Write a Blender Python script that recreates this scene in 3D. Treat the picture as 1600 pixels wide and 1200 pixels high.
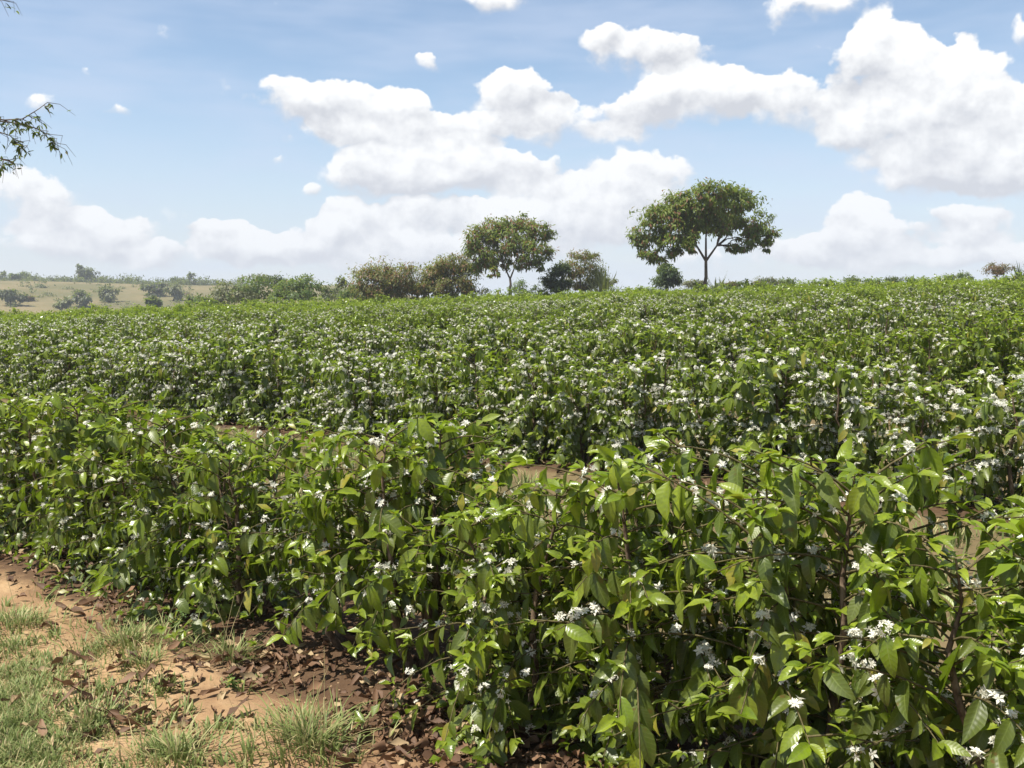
import bpy, math, random
import numpy as np
from mathutils import Matrix, Vector

# ------------------------------------------------------------------ camera, sky, sun, exposure
for o in list(bpy.data.objects):
    bpy.data.objects.remove(o)
scene = bpy.context.scene
COL = scene.collection
F = 1556.0                      # focal length in photo pixels (1600 wide)
CAM_Z = 1.65
PITCH = math.atan(120.0 / F)    # eye level lies at photo row 480

cam_d = bpy.data.cameras.new('camera')
cam_d.sensor_width = 36.0
cam_d.lens = 36.0 * F / 1600.0
cam_d.clip_start = 0.05
cam_d.clip_end = 20000.0
cam = bpy.data.objects.new('camera', cam_d)
COL.objects.link(cam)
cam.location = (0, 0, CAM_Z)
cam.rotation_euler = (math.pi / 2 - PITCH, 0, 0)
scene.camera = cam

SUN_EL = math.radians(64)
SUN_AZ = math.radians(-118)      # from +Y (view direction), negative = to the left
SKY_STRENGTH = 0.068
sun_dir = Vector((math.sin(SUN_AZ) * math.cos(SUN_EL), math.cos(SUN_AZ) * math.cos(SUN_EL), math.sin(SUN_EL)))
sd = bpy.data.lights.new('sun', 'SUN')
sd.energy = 5.0
sd.angle = math.radians(0.53)
sd.color = (1.0, 0.945, 0.845)
sun = bpy.data.objects.new('sun', sd)
COL.objects.link(sun)
sun.rotation_euler = (-sun_dir).to_track_quat('-Z', 'Y').to_euler()

vs = scene.view_settings
vs.view_transform = 'Standard'
vs.look = 'None'
vs.gamma = 1.0
vs.exposure = 0.78
vs.use_curve_mapping = False
scene.render.engine = 'CYCLES'
cy = scene.cycles
cy.max_bounces = 6
cy.diffuse_bounces = 3
cy.glossy_bounces = 2
cy.transmission_bounces = 4
cy.transparent_max_bounces = 6
cy.volume_bounces = 0
cy.use_denoising = True
cy.sample_clamp_indirect = 6.0


def ray(px, py):
    """direction in the world through a photo pixel (1600 x 1200)"""
    a, b = (px - 800.0) / F, (600.0 - py) / F
    c, s = math.cos(PITCH), math.sin(PITCH)
    v = Vector((a, c + b * s, -s + b * c))
    return v.normalized()


def azel(px, py):
    v = ray(px, py)
    return math.atan2(v.x, v.y), math.asin(v.z)


class NT:
    """tiny helper to wire shader nodes"""
    def __init__(self, tree):
        self.t = tree

    def n(self, kind, ins=None, **props):
        nd = self.t.nodes.new(kind)
        for k, v in props.items():
            setattr(nd, k, v)
        for k, v in (ins or {}).items():
            s = nd.inputs[k]
            if isinstance(v, bpy.types.NodeSocket):
                self.t.links.new(v, s)
            elif s.type == 'RGBA' and len(v) == 3:
                s.default_value = (*v, 1.0)
            else:
                s.default_value = v
        return nd

    def m(self, op, a, b=0.0, c=0.0, clamp=False):
        nd = self.n('ShaderNodeMath', {0: a, 1: b, 2: c}, operation=op, use_clamp=clamp)
        return nd.outputs[0]

    def v(self, op, a, b=(0, 0, 0), c=(0, 0, 0)):
        nd = self.n('ShaderNodeVectorMath', {0: a, 1: b}, operation=op)
        if op == 'MULTIPLY_ADD':
            if isinstance(c, bpy.types.NodeSocket):
                self.t.links.new(c, nd.inputs[2])
            else:
                nd.inputs[2].default_value = c
        return nd.outputs['Value'] if op in ('DOT_PRODUCT', 'LENGTH', 'DISTANCE') else nd.outputs['Vector']

    def mix(self, f, a, b):
        nd = self.n('ShaderNodeMix', {}, data_type='RGBA')
        for idx, val in ((0, f), (6, a), (7, b)):
            s = nd.inputs[idx]
            if isinstance(val, bpy.types.NodeSocket):
                self.t.links.new(val, s)
            elif idx == 0:
                s.default_value = val
            else:
                s.default_value = (*val[:3], 1.0)
        return nd.outputs[2]

    def ramp(self, x, a, b, lo=0.0, hi=1.0, smooth=True):
        nd = self.n('ShaderNodeMapRange', {'Value': x, 'From Min': a, 'From Max': b, 'To Min': lo, 'To Max': hi},
                    interpolation_type='SMOOTHSTEP' if smooth else 'LINEAR', clamp=True)
        return nd.outputs[0]

    def noise(self, vec, scale, detail=4.0, rough=0.55, dist=0.0):
        nd = self.n('ShaderNodeTexNoise', {'Vector': vec, 'Scale': scale, 'Detail': detail, 'Roughness': rough, 'Distortion': dist})
        return nd


# clouds: px, py, rx, ry, weight  -- cumulus masses of this sky, by direction
CLOUDS = [
    (1385, 100, 72, 66, 1.3), (1490, 135, 78, 66, 1.3), (1425, 190, 135, 62, 1.2), (1545, 215, 120, 72, 1.2), (1470, 262, 130, 42, 1.0),
    (1590, 265, 90, 48, 1.0), (1330, 195, 50, 34, .9),
    (1000, 74, 100, 36, 1.0), (1060, 86, 56, 28, .9), (930, 58, 46, 18, .55),
    (1085, 150, 100, 46, 1.0), (1165, 138, 52, 36, .8), (1020, 172, 56, 38, .8), (1245, 158, 74, 46, 1.0),
    (805, 158, 88, 48, 1.1), (890, 186, 112, 38, 1.0),
    (490, 155, 92, 36, 1.0), (585, 180, 96, 42, 1.0), (690, 205, 130, 28, .9), (530, 212, 96, 28, .8), (690, 262, 150, 42, 1.0),
    (600, 272, 92, 40, 1.0), (820, 272, 100, 34, .95),
    (548, 345, 60, 34, 1.0), (690, 335, 130, 28, 1.0), (560, 380, 120, 44, .8), (990, 280, 90, 44, 1.15), (905, 318, 120, 44, 1.0),
    (780, 345, 100, 36, 1.0), (880, 375, 110, 40, .85), (700, 392, 170, 30, .6), (985, 345, 90, 40, .7),
    (480, 402, 130, 24, .34), (160, 398, 150, 24, .3), (1400, 408, 220, 20, .4), (960, 215, 60, 22, .6),
    (340, 372, 48, 30, .95), (410, 392, 90, 26, .75), (300, 405, 120, 28, .45),
    (50, 312, 105, 46, .8), (135, 355, 100, 28, .75), (60, 385, 150, 40, .42),
    (1333, 342, 44, 40, .95), (1365, 370, 80, 28, .75), (1515, 352, 66, 28, .8), (1300, 392, 110, 26, .55), (1490, 395, 130, 26, .5),
    (785, 2, 66, 20, .85), (1310, 4, 110, 26, .7), (1596, 42, 18, 28, .7), (1525, 48, 28, 18, .42),
    (671, 95, 24, 20, .75), (128, 112, 20, 11, .42), (187, 170, 24, 13, .48), (62, 160, 52, 20, .5), (478, 298, 34, 16, .55), (440, 252, 30, 12, .45),
    (1120, 405, 160, 30, .4),
]


def build_world():
    w = bpy.data.worlds.new('World')
    scene.world = w
    w.use_nodes = True
    t = w.node_tree
    t.nodes.clear()
    N = NT(t)
    sky = N.n('ShaderNodeTexSky', {}, sky_type='NISHITA')
    sky.sun_disc = False
    sky.sun_elevation = SUN_EL
    sky.sun_rotation = SUN_AZ
    sky.altitude = 600
    sky.air_density = 1.0
    sky.dust_density = 0.7
    sky.ozone_density = 2.2
    tc = N.n('ShaderNodeTexCoord')
    d = N.v('NORMALIZE', tc.outputs['Generated'])
    sep = N.n('ShaderNodeSeparateXYZ', {0: d})
    az = N.m('ARCTAN2', sep.outputs[0], sep.outputs[1])
    el = N.m('ARCSINE', sep.outputs[2])
    P0 = N.n('ShaderNodeCombineXYZ', {0: az, 1: el}).outputs[0]
    # ragged, billowing outlines
    wl = N.noise(d, 24.0, 3.0, 0.55)
    warp = N.v('MULTIPLY_ADD', wl.outputs['Color'], (0.046, 0.030, 0), N.v('ADD', P0, (-0.023, -0.015, 0)))
    acc = (0, 0, 0)
    for ci, (px, py, rx, ry, wt) in enumerate(CLOUDS):
        if ci and ci % 4 == 0:      # keeps the shader's evaluation in sequence (limited stack)
            warp = N.v('MULTIPLY_ADD', acc, (1e-7, 1e-7, 0), warp)
        a, e = azel(px, py)
        wt *= 1.0 + 0.35 * (py > 330)
        ix, iy = F / (rx * 1.14), F / (ry * 1.18)
        q = N.v('MULTIPLY_ADD', warp, (ix, iy, 0), (-a * ix, -e * iy, 1))
        g = N.m('MULTIPLY_ADD', N.v('DOT_PRODUCT', q, q), -wt, 2 * wt, clamp=True)
        acc = N.v('MULTIPLY_ADD', q, g, acc)
    asep = N.n('ShaderNodeSeparateXYZ', {0: acc})
    f = asep.outputs[2]
    # the same broken cumulus goes on all round, outside the mapped part
    cov = N.noise(N.v('MULTIPLY', d, (1, 1, 2.4)), 3.2, 4.0, 0.55).outputs[0]
    aw = N.ramp(N.m('ABSOLUTE', az), 0.54, 0.66)
    ew = N.ramp(el, 0.33, 0.42)
    out = N.m('MAXIMUM', aw, ew)
    gen = N.m('MULTIPLY', N.ramp(cov, 0.50, 0.66, 0.0, 1.0), out)
    f = N.m('ADD', f, gen)
    hy = N.m('DIVIDE', asep.outputs[1], N.m('ADD', f, 0.12))
    # billows
    dd = N.v('MULTIPLY', d, (1, 1, 1.2))
    up = N.v('ADD', dd, (-0.006, 0.0, 0.014))
    n1 = N.noise(dd, 22.0, 7.0, 0.56).outputs[0]
    n2 = N.noise(up, 22.0, 5.0, 0.54).outputs[0]
    dens = N.m('MULTIPLY_ADD', n1, 2.3, N.m('ADD', f, -1.50))
    soft = N.m('MULTIPLY_ADD', N.m('MULTIPLY_ADD', hy, -1.4, 0.45, clamp=True), 0.55, 0.19)
    alpha = N.ramp(N.m('DIVIDE', dens, soft), 0.0, 1.0)
    relief = N.m('SUBTRACT', n1, n2)
    sh = N.m('MULTIPLY_ADD', relief, 2.9, N.m('MULTIPLY_ADD', hy, 1.15, 0.62), clamp=True)
    k = 0.80 / SKY_STRENGTH
    ccol = N.mix(sh, (0.49 * k, 0.50 * k, 0.535 * k), (0.80 * k, 0.80 * k, 0.795 * k))
    # low clouds sink into the horizon haze
    hz = N.ramp(el, -0.03, 0.24, 1.0, 0.0)
    hazecol = (0.46 * k, 0.50 * k, 0.60 * k)
    skyc = N.n('ShaderNodeMix', {0: 1.0, 6: sky.outputs[0], 7: (1.62, 1.52, 1.40)}, data_type='RGBA', blend_type='MULTIPLY').outputs[2]
    base = N.mix(N.m('MULTIPLY', hz, 0.85), skyc, hazecol)
    ccol = N.mix(N.m('MULTIPLY', hz, 0.42), ccol, hazecol)
    # thin high veil
    veil = N.ramp(N.noise(N.v('MULTIPLY', d, (1, 1, 5)), 5.0, 3.0, 0.6).outputs[0], 0.36, 0.75, 0.0, 0.46)
    base = N.mix(veil, base, (0.47 * k, 0.54 * k, 0.68 * k))
    col = N.mix(N.m('MULTIPLY', alpha, 0.94), base, ccol)
    bg = N.n('ShaderNodeBackground', {'Color': col, 'Strength': SKY_STRENGTH})
    o = N.n('ShaderNodeOutputWorld')
    t.links.new(bg.outputs[0], o.inputs[0])
    w.cycles.sampling_method = 'NONE'


build_world()

# ------------------------------------------------------------------ helpers
rng = np.random.default_rng(7)


def tag(o, label=None, cat=None, group=None, kind=None):
    for k, v in (('label', label), ('category', cat), ('group', group), ('kind', kind)):
        if v:
            o[k] = v
    return o


def link(name, data, parent=None, mat=None):
    o = bpy.data.objects.new(name, data)
    COL.objects.link(o)
    if parent is not None:
        o.parent = parent
    if mat is not None and data is not None and not data.materials:
        data.materials.append(mat)
    return o


def empty(name, loc, rz=0.0, sc=1.0):
    o = link(name, None)
    o.location = loc
    o.rotation_euler = (0, 0, rz)
    o.scale = (sc, sc, sc)
    o.empty_display_size = 0.2
    return o


def norm(v):
    return v / np.maximum(np.linalg.norm(v, axis=-1, keepdims=True), 1e-9)


class Geo:
    """collects quads as numpy arrays; one mesh in the end"""
    def __init__(self):
        self.v, self.f, self.uv, self.a, self.b = [], [], [], [], []
        self.n = 0

    def add(self, v, f, uv=None, a=None, b=None):
        v = np.asarray(v, dtype=np.float32)
        m = len(v)
        self.v.append(v)
        self.f.append(np.asarray(f, dtype=np.int64) + self.n)
        self.uv.append(np.zeros((m, 2), np.float32) if uv is None else np.asarray(uv, np.float32))
        self.a.append(np.zeros(m, np.float32) if a is None else np.broadcast_to(np.asarray(a, np.float32), (m,)))
        self.b.append(np.zeros(m, np.float32) if b is None else np.broadcast_to(np.asarray(b, np.float32), (m,)))
        self.n += m

    def mesh(self, name, mat=None, smooth=True):
        me = bpy.data.meshes.new(name)
        if not self.v:
            return me
        v = np.concatenate(self.v)
        f = np.concatenate(self.f)
        uv = np.concatenate(self.uv)
        me.vertices.add(len(v))
        me.vertices.foreach_set('co', v.ravel())
        nf = len(f)
        me.loops.add(nf * 4)
        me.loops.foreach_set('vertex_index', f.ravel().astype(np.int32))
        me.polygons.add(nf)
        me.polygons.foreach_set('loop_start', np.arange(0, nf * 4, 4, dtype=np.int32))
        me.polygons.foreach_set('loop_total', np.full(nf, 4, dtype=np.int32))
        me.update(calc_edges=True)
        me.polygons.foreach_set('use_smooth', np.full(nf, smooth, dtype=bool))
        ul = me.uv_layers.new(name='UVMap')
        ul.data.foreach_set('uv', uv[f.ravel()].ravel())
        for nm, arr in (('age', self.a), ('rnd', self.b)):
            at = me.attributes.new(nm, 'FLOAT', 'POINT')
            at.data.foreach_set('value', np.concatenate(arr))
        if mat is not None:
            me.materials.append(mat)
        return me


def tube(geo, pts, rad, sides=6, rnd=0.0):
    pts = np.asarray(pts, float)
    rad = np.broadcast_to(np.asarray(rad, float), (len(pts),))
    tg = norm(np.gradient(pts, axis=0))
    ref = np.where(np.abs(tg[:, 2:3]) > 0.9, np.array([[1.0, 0, 0]]), np.array([[0, 0, 1.0]]))
    s = norm(np.cross(tg, ref))
    u = np.cross(s, tg)
    an = np.linspace(0, 2 * np.pi, sides, endpoint=False)
    ring = s[:, None, :] * np.cos(an)[None, :, None] + u[:, None, :] * np.sin(an)[None, :, None]
    v = (pts[:, None, :] + ring * rad[:, None, None]).reshape(-1, 3)
    f = []
    for i in range(len(pts) - 1):
        for j in range(sides):
            k = (j + 1) % sides
            f.append((i * sides + j, i * sides + k, (i + 1) * sides + k, (i + 1) * sides + j))
    geo.add(v, f, b=rnd)


LEAF_LOD = {
    0: (np.array([0, .10, .28, .5, .72, .89, 1.0]), np.array([-1, -.5, 0, .5, 1.0])),
    1: (np.array([0, .22, .55, .82, 1.0]), np.array([-1, 0, 1.0])),
    2: (np.array([0, .5, 1.0]), np.array([-1, 0, 1.0])),
}


def leaves(geo, pos, dr, nr, L, W, age, rnd, curl, lod=0, fold=0.22, wave=0.05, tip=0.55):
    """many leaves at once: blades folded at the midrib, curving down, edges wavy"""
    N = len(pos)
    if N == 0:
        return
    dr = norm(np.asarray(dr, float))
    nr = np.asarray(nr, float)
    nr = norm(nr - dr * (nr * dr).sum(1, keepdims=True))
    sd_ = np.cross(dr, nr)
    if lod == 3:      # seen from far away: two folded faces
        L_, W_ = np.asarray(L)[:, None], np.asarray(W)[:, None]
        mid = np.asarray(pos) + dr * L_ * .5 + nr * (W_ * .12)
        tip_ = np.asarray(pos) + dr * L_ - nr * L_ * .2 * np.asarray(curl)[:, None]
        v = np.stack([np.asarray(pos), mid - sd_ * W_ * .5, tip_, mid + sd_ * W_ * .5], 1).reshape(-1, 3)
        geo.add(v, np.arange(N * 4).reshape(-1, 4), None, np.repeat(age, 4), np.repeat(rnd, 4))
        return
    ts, ss = LEAF_LOD[lod]
    prof = np.sin(np.pi * ts ** 0.80) ** 0.85 * (1 - 0.25 * ts)
    prof = np.where(ts >= 0.999, 0.015, np.where(ts <= 0.001, 0.05, prof))
    if lod == 2:
        prof = np.array([0.12, 1.0, 0.06])
    ph = rng.uniform(0, 6.28, N)
    T = ts[None, :, None]
    S = ss[None, None, :]
    Lb = np.asarray(L)[:, None, None]
    Wb = np.asarray(W)[:, None, None]
    C = np.asarray(curl)[:, None, None]
    along = Lb * (T - 0.18 * C * T ** 3) + 0 * S
    x = S * prof[None, :, None] * Wb * 0.5
    fold = (fold * rng.uniform(.2, 1.7, N))[:, None, None]
    bend = rng.normal(0, .10, N)[:, None, None]
    twist = rng.normal(0, .55, N)[:, None, None]
    x, z0 = x * np.cos(twist * T), x * np.sin(twist * T)
    x = x + bend * Lb * T ** 2
    z = (z0 + np.abs(S) * prof[None, :, None] * Wb * fold
         - C * Lb * 0.38 * T ** 2
         + wave * Wb * np.abs(S) * np.sin(T * 14.0 + ph[:, None, None] + S * 1.3))
    v = (np.asarray(pos)[:, None, None, :] + along[..., None] * dr[:, None, None, :]
         + x[..., None] * sd_[:, None, None, :] + z[..., None] * nr[:, None, None, :])
    nt, ns = len(ts), len(ss)
    fi = []
    for i in range(nt - 1):
        for j in range(ns - 1):
            fi.append((i * ns + j, i * ns + j + 1, (i + 1) * ns + j + 1, (i + 1) * ns + j))
    fi = np.array(fi)
    m = nt * ns
    f = (fi[None] + (np.arange(N) * m)[:, None, None]).reshape(-1, 4)
    uv = np.stack(np.broadcast_arrays(S * .5 + .5 + 0 * T, T + 0 * S), -1).reshape(1, m, 2)
    uv = np.broadcast_to(uv, (N, m, 2)).reshape(-1, 2)
    geo.add(v.reshape(-1, 3), f, uv, np.repeat(age, m), np.repeat(rnd, m))


def flowers(geo, pos, dr, size, petals=5):
    """white star flowers: petals of two bent quads each"""
    N = len(pos)
    if N == 0:
        return
    dr = norm(dr)
    ref = np.where(np.abs(dr[:, 2:3]) > .9, np.array([[1., 0, 0]]), np.array([[0, 0, 1.]]))
    a = norm(np.cross(dr, ref))
    b = np.cross(dr, a)
    rot = rng.uniform(0, 6.28, N)
    for k in range(petals):
        an = rot + k * 2 * np.pi / petals
        o = a * np.cos(an)[:, None] + b * np.sin(an)[:, None]
        s = np.cross(dr, o)
        sz = (size * rng.uniform(.8, 1.15, N))[:, None]
        base = pos + dr * sz * 0.25
        mid = pos + dr * sz * .52 + o * sz * .55
        tipp = pos + dr * sz * rng.uniform(.3, .75, N)[:, None] + o * sz * 1.1
        w = sz * .27
        v = np.stack([base, mid - s * w, tipp, mid + s * w], 1).reshape(-1, 3)
        f = np.arange(N * 4).reshape(-1, 4)
        geo.add(v, f, b=np.repeat(rng.uniform(0, 1, N), 4))
    # throat
    s1 = a * size[:, None] * .14
    s2 = b * size[:, None] * .14
    for s_ in (s1, s2):
        v = np.stack([pos - s_ * .4, pos + s_ * .4, pos + s_ + dr * size[:, None] * .4, pos - s_ + dr * size[:, None] * .4], 1).reshape(-1, 3)
        geo.add(v, np.arange(N * 4).reshape(-1, 4), b=0.3)


# ------------------------------------------------------------------ materials
def new_mat(name):
    m = bpy.data.materials.new(name)
    m.use_nodes = True
    m.node_tree.nodes.clear()
    return m, NT(m.node_tree)


def finish(m, N, sh, disp=None):
    o = N.n('ShaderNodeOutputMaterial')
    m.node_tree.links.new(sh, o.inputs['Surface'])
    return m


def attr(N, name):
    return N.n('ShaderNodeAttribute', {}, attribute_name=name, attribute_type='GEOMETRY').outputs['Fac']


def leaf_shader(N, col, tcol, rough, bump=None, spec=0.5, tr=0.35):
    ins = {'Base Color': col, 'Roughness': rough, 'Specular IOR Level': spec}
    if bump is not None:
        ins['Normal'] = bump
    p = N.n('ShaderNodeBsdfPrincipled', ins)
    t = N.n('ShaderNodeBsdfTranslucent', {'Color': tcol})
    mx = N.n('ShaderNodeMixShader', {0: tr, 1: p.outputs[0], 2: t.outputs[0]})
    return mx.outputs[0]


def coffee_leaf_material(name, veins=True):
    m, N = new_mat(name)
    age, rnd = attr(N, 'age'), attr(N, 'rnd')
    orn = N.n('ShaderNodeObjectInfo').outputs['Random']
    r = N.m('FRACT', N.m('MULTIPLY_ADD', orn, 0.73, rnd))
    old = N.mix(r, (0.038, 0.062, 0.012), (0.105, 0.130, 0.022))
    young = N.mix(r, (0.170, 0.255, 0.012), (0.310, 0.385, 0.022))
    col = N.mix(age, old, young)
    # a few yellowing leaves
    yel = N.m('GREATER_THAN', rnd, 0.965)
    col = N.mix(N.m('MULTIPLY', yel, 0.75), col, (0.36, 0.30, 0.04))
    bump = None
    if veins:
        uv = N.n('ShaderNodeUVMap').outputs[0]
        sp = N.n('ShaderNodeSeparateXYZ', {0: uv})
        ab = N.m('ABSOLUTE', N.m('MULTIPLY_ADD', sp.outputs[0], 2.0, -1.0))
        rib = N.ramp(ab, 0.03, 0.10, 1.0, 0.0)
        wv = N.m('SINE', N.m('MULTIPLY', N.m('MULTIPLY_ADD', ab, -0.13, sp.outputs[1]), 56.0))
        vein = N.m('MULTIPLY', N.ramp(wv, 0.70, 1.0), 0.55)
        col = N.mix(N.m('MULTIPLY', N.m('MAXIMUM', rib, vein), 0.62), col, (0.20, 0.25, 0.06))
        geo_ = N.n('ShaderNodeNewGeometry').outputs['Position']
        sp2 = N.noise(geo_, 34.0, 3.0, 0.6).outputs[0]
        spot = N.m('MULTIPLY', N.ramp(sp2, 0.635, 0.70), N.m('SUBTRACT', 1.0, age))
        col = N.mix(N.m('MULTIPLY', spot, 0.75), col, (0.14, 0.065, 0.02))
        blot = N.noise(geo_, 55.0, 3.0, 0.6).outputs[0]
        col = N.mix(N.ramp(blot, 0.40, 0.70, 0.0, 0.45), col, (0.085, 0.105, 0.030))
        hgt = N.m('SUBTRACT', N.m('MULTIPLY', wv, 0.5), N.m('MULTIPLY', rib, 1.4))
        bump = N.n('ShaderNodeBump', {'Strength': 0.10, 'Distance': 0.003, 'Height': hgt}).outputs[0]
    tcol = N.mix(0.55, col, (0.26, 0.40, 0.012))
    rough = N.m('MULTIPLY_ADD', age, -0.07, N.m('MULTIPLY_ADD', r, 0.16, 0.30))
    return finish(m, N, leaf_shader(N, col, tcol, rough, bump, 0.55, 0.38))


def tree_leaf_material(name, c1, c2, c3=None, share=0.0, rough=0.5, tr=0.48, tc=(0.32, 0.40, 0.05)):
    m, N = new_mat(name)
    rnd = attr(N, 'rnd')
    col = N.mix(rnd, c1, c2)
    pos = N.n('ShaderNodeNewGeometry').outputs['Position']
    n = N.noise(pos, 1.1, 2.0).outputs[0]
    col = N.mix(N.ramp(n, 0.35, 0.65, 0.0, 0.35), col, tuple(0.6 * x for x in c1))
    if c3 is not None:
        pod = N.m('GREATER_THAN', attr(N, 'age'), 0.5)
        col = N.mix(pod, col, c3)
    tcol = N.mix(0.5, col, tc)
    return finish(m, N, leaf_shader(N, col, tcol, rough, None, 0.35, tr))


def bark_material(name, c1, c2, scale=30.0):
    m, N = new_mat(name)
    pos = N.n('ShaderNodeTexCoord').outputs['Object']
    n = N.noise(N.v('MULTIPLY', pos, (1, 1, .35)), scale, 6.0, 0.65)
    col = N.mix(N.ramp(n.outputs[0], 0.32, 0.68), c1, c2)
    bp = N.n('ShaderNodeBump', {'Strength': 0.6, 'Distance': 0.01, 'Height': n.outputs[0]})
    p = N.n('ShaderNodeBsdfPrincipled', {'Base Color': col, 'Roughness': 0.85, 'Normal': bp.outputs[0], 'Specular IOR Level': .2})
    return finish(m, N, p.outputs[0])


def petal_material():
    m, N = new_mat('white_petal')
    r = attr(N, 'rnd')
    col = N.mix(r, (0.80, 0.79, 0.72), (0.70, 0.68, 0.57))
    return finish(m, N, leaf_shader(N, col, (0.80, 0.80, 0.68), 0.55, None, 0.2, 0.35))


def dry_leaf_material():
    m, N = new_mat('dry_leaf')
    r = attr(N, 'rnd')
    orn = N.n('ShaderNodeObjectInfo').outputs['Random']
    r = N.m('FRACT', N.m('ADD', r, orn))
    col = N.mix(r, (0.070, 0.037, 0.021), (0.225, 0.130, 0.072))
    col = N.mix(N.ramp(r, 0.84, 0.92), col, (0.36, 0.27, 0.15))
    return finish(m, N, leaf_shader(N, col, col, 0.65, None, 0.3, 0.12))


def grass_material(name, c1, c2, c3):
    m, N = new_mat(name)
    r, a = attr(N, 'rnd'), attr(N, 'age')
    col = N.mix(r, c1, c2)
    col = N.mix(a, col, c3)
    return finish(m, N, leaf_shader(N, col, col, 0.55, None, 0.3, 0.30))


MAT_LEAF = coffee_leaf_material('coffee_leaf')
MAT_LEAF_FAR = coffee_leaf_material('coffee_leaf_small', veins=False)
MAT_PETAL = petal_material()
MAT_STEM = bark_material('coffee_stem', (0.065, 0.042, 0.027), (0.21, 0.155, 0.105), 45.0)
MAT_TWIG = bark_material('coffee_twig', (0.065, 0.050, 0.022), (0.12, 0.105, 0.045), 60.0)
MAT_BARK = bark_material('tree_bark', (0.050, 0.038, 0.028), (0.150, 0.115, 0.085), 5.0)
MAT_DRY = dry_leaf_material()
MAT_GRASS = grass_material('grass_blade', (0.140, 0.185, 0.052), (0.250, 0.300, 0.100), (0.46, 0.39, 0.20))
MAT_WEED = grass_material('weed_leaf', (0.07, 0.13, 0.03), (0.14, 0.21, 0.05), (0.30, 0.30, 0.06))

# ------------------------------------------------------------------ ground
NV = np.array([0.670, 0.742])       # across the coffee rows
TV = np.array([-0.742, 0.670])      # along the coffee rows
ROW0, ROW_GAP, PLANT_GAP = 2.85, 4.35, 0.60


def sstep(x, a, b):
    t = np.clip((x - a) / (b - a), 0, 1)
    return t * t * (3 - 2 * t)


def height(x, y):
    x = np.asarray(x, float)
    y = np.asarray(y, float)
    plane = 0.022 * 90 * np.tanh(np.maximum(y, -40) / 90 * 1.02) * 1.06 + 0.035 * 70 * np.tanh(x / 70)
    r = np.hypot(x, y)
    az = np.arctan2(x, np.maximum(y, 1e-3))
    # the field breaks over into a shallow valley, a grassy hill rises beyond on the left
    edge = sstep(y, 84, 170)
    left = sstep(-az, -0.10, 0.22)
    hill = (-6.0 + 16.8 * sstep(r, 175, 385) + 2.0 * sstep(r, 385, 900)) * left + (-6.0 + 4.0 * sstep(r, 300, 1500)) * (1 - left)
    hill = hill + 0.9 * np.sin(x * 0.021 + 1.0) * sstep(r, 200, 360) + 0.4 * np.sin(x * 0.05 + y * .01) * sstep(r, 200, 360)
    back = sstep(-y, 30, 200)
    z = plane * (1 - edge) + hill * edge
    return z * (1 - back) + back * (-2.0)


def bumps(x, y):
    r = np.hypot(x, y)
    b = 0.016 * np.sin(2.1 * x + 1.3 * y) + 0.012 * np.sin(4.7 * x - 3.9 * y + 1) + 0.007 * np.sin(9.1 * x + 7.3 * y + 2) + 0.005 * np.sin(17 * y - 13 * x)
    return b * (1 - sstep(r, 20, 60))


def ground_z(x, y):
    return float(height(x, y) + bumps(x, y))


def pix_ground(px, py):
    """where the view ray of a photo pixel meets the ground"""
    d = ray(px, py)
    z = 0.0
    for _ in range(8):
        t = (CAM_Z - z) / max(-d.z, 1e-3)
        z = ground_z(d.x * t, d.y * t)
    return np.array([d.x * t, d.y * t, z])


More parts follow.
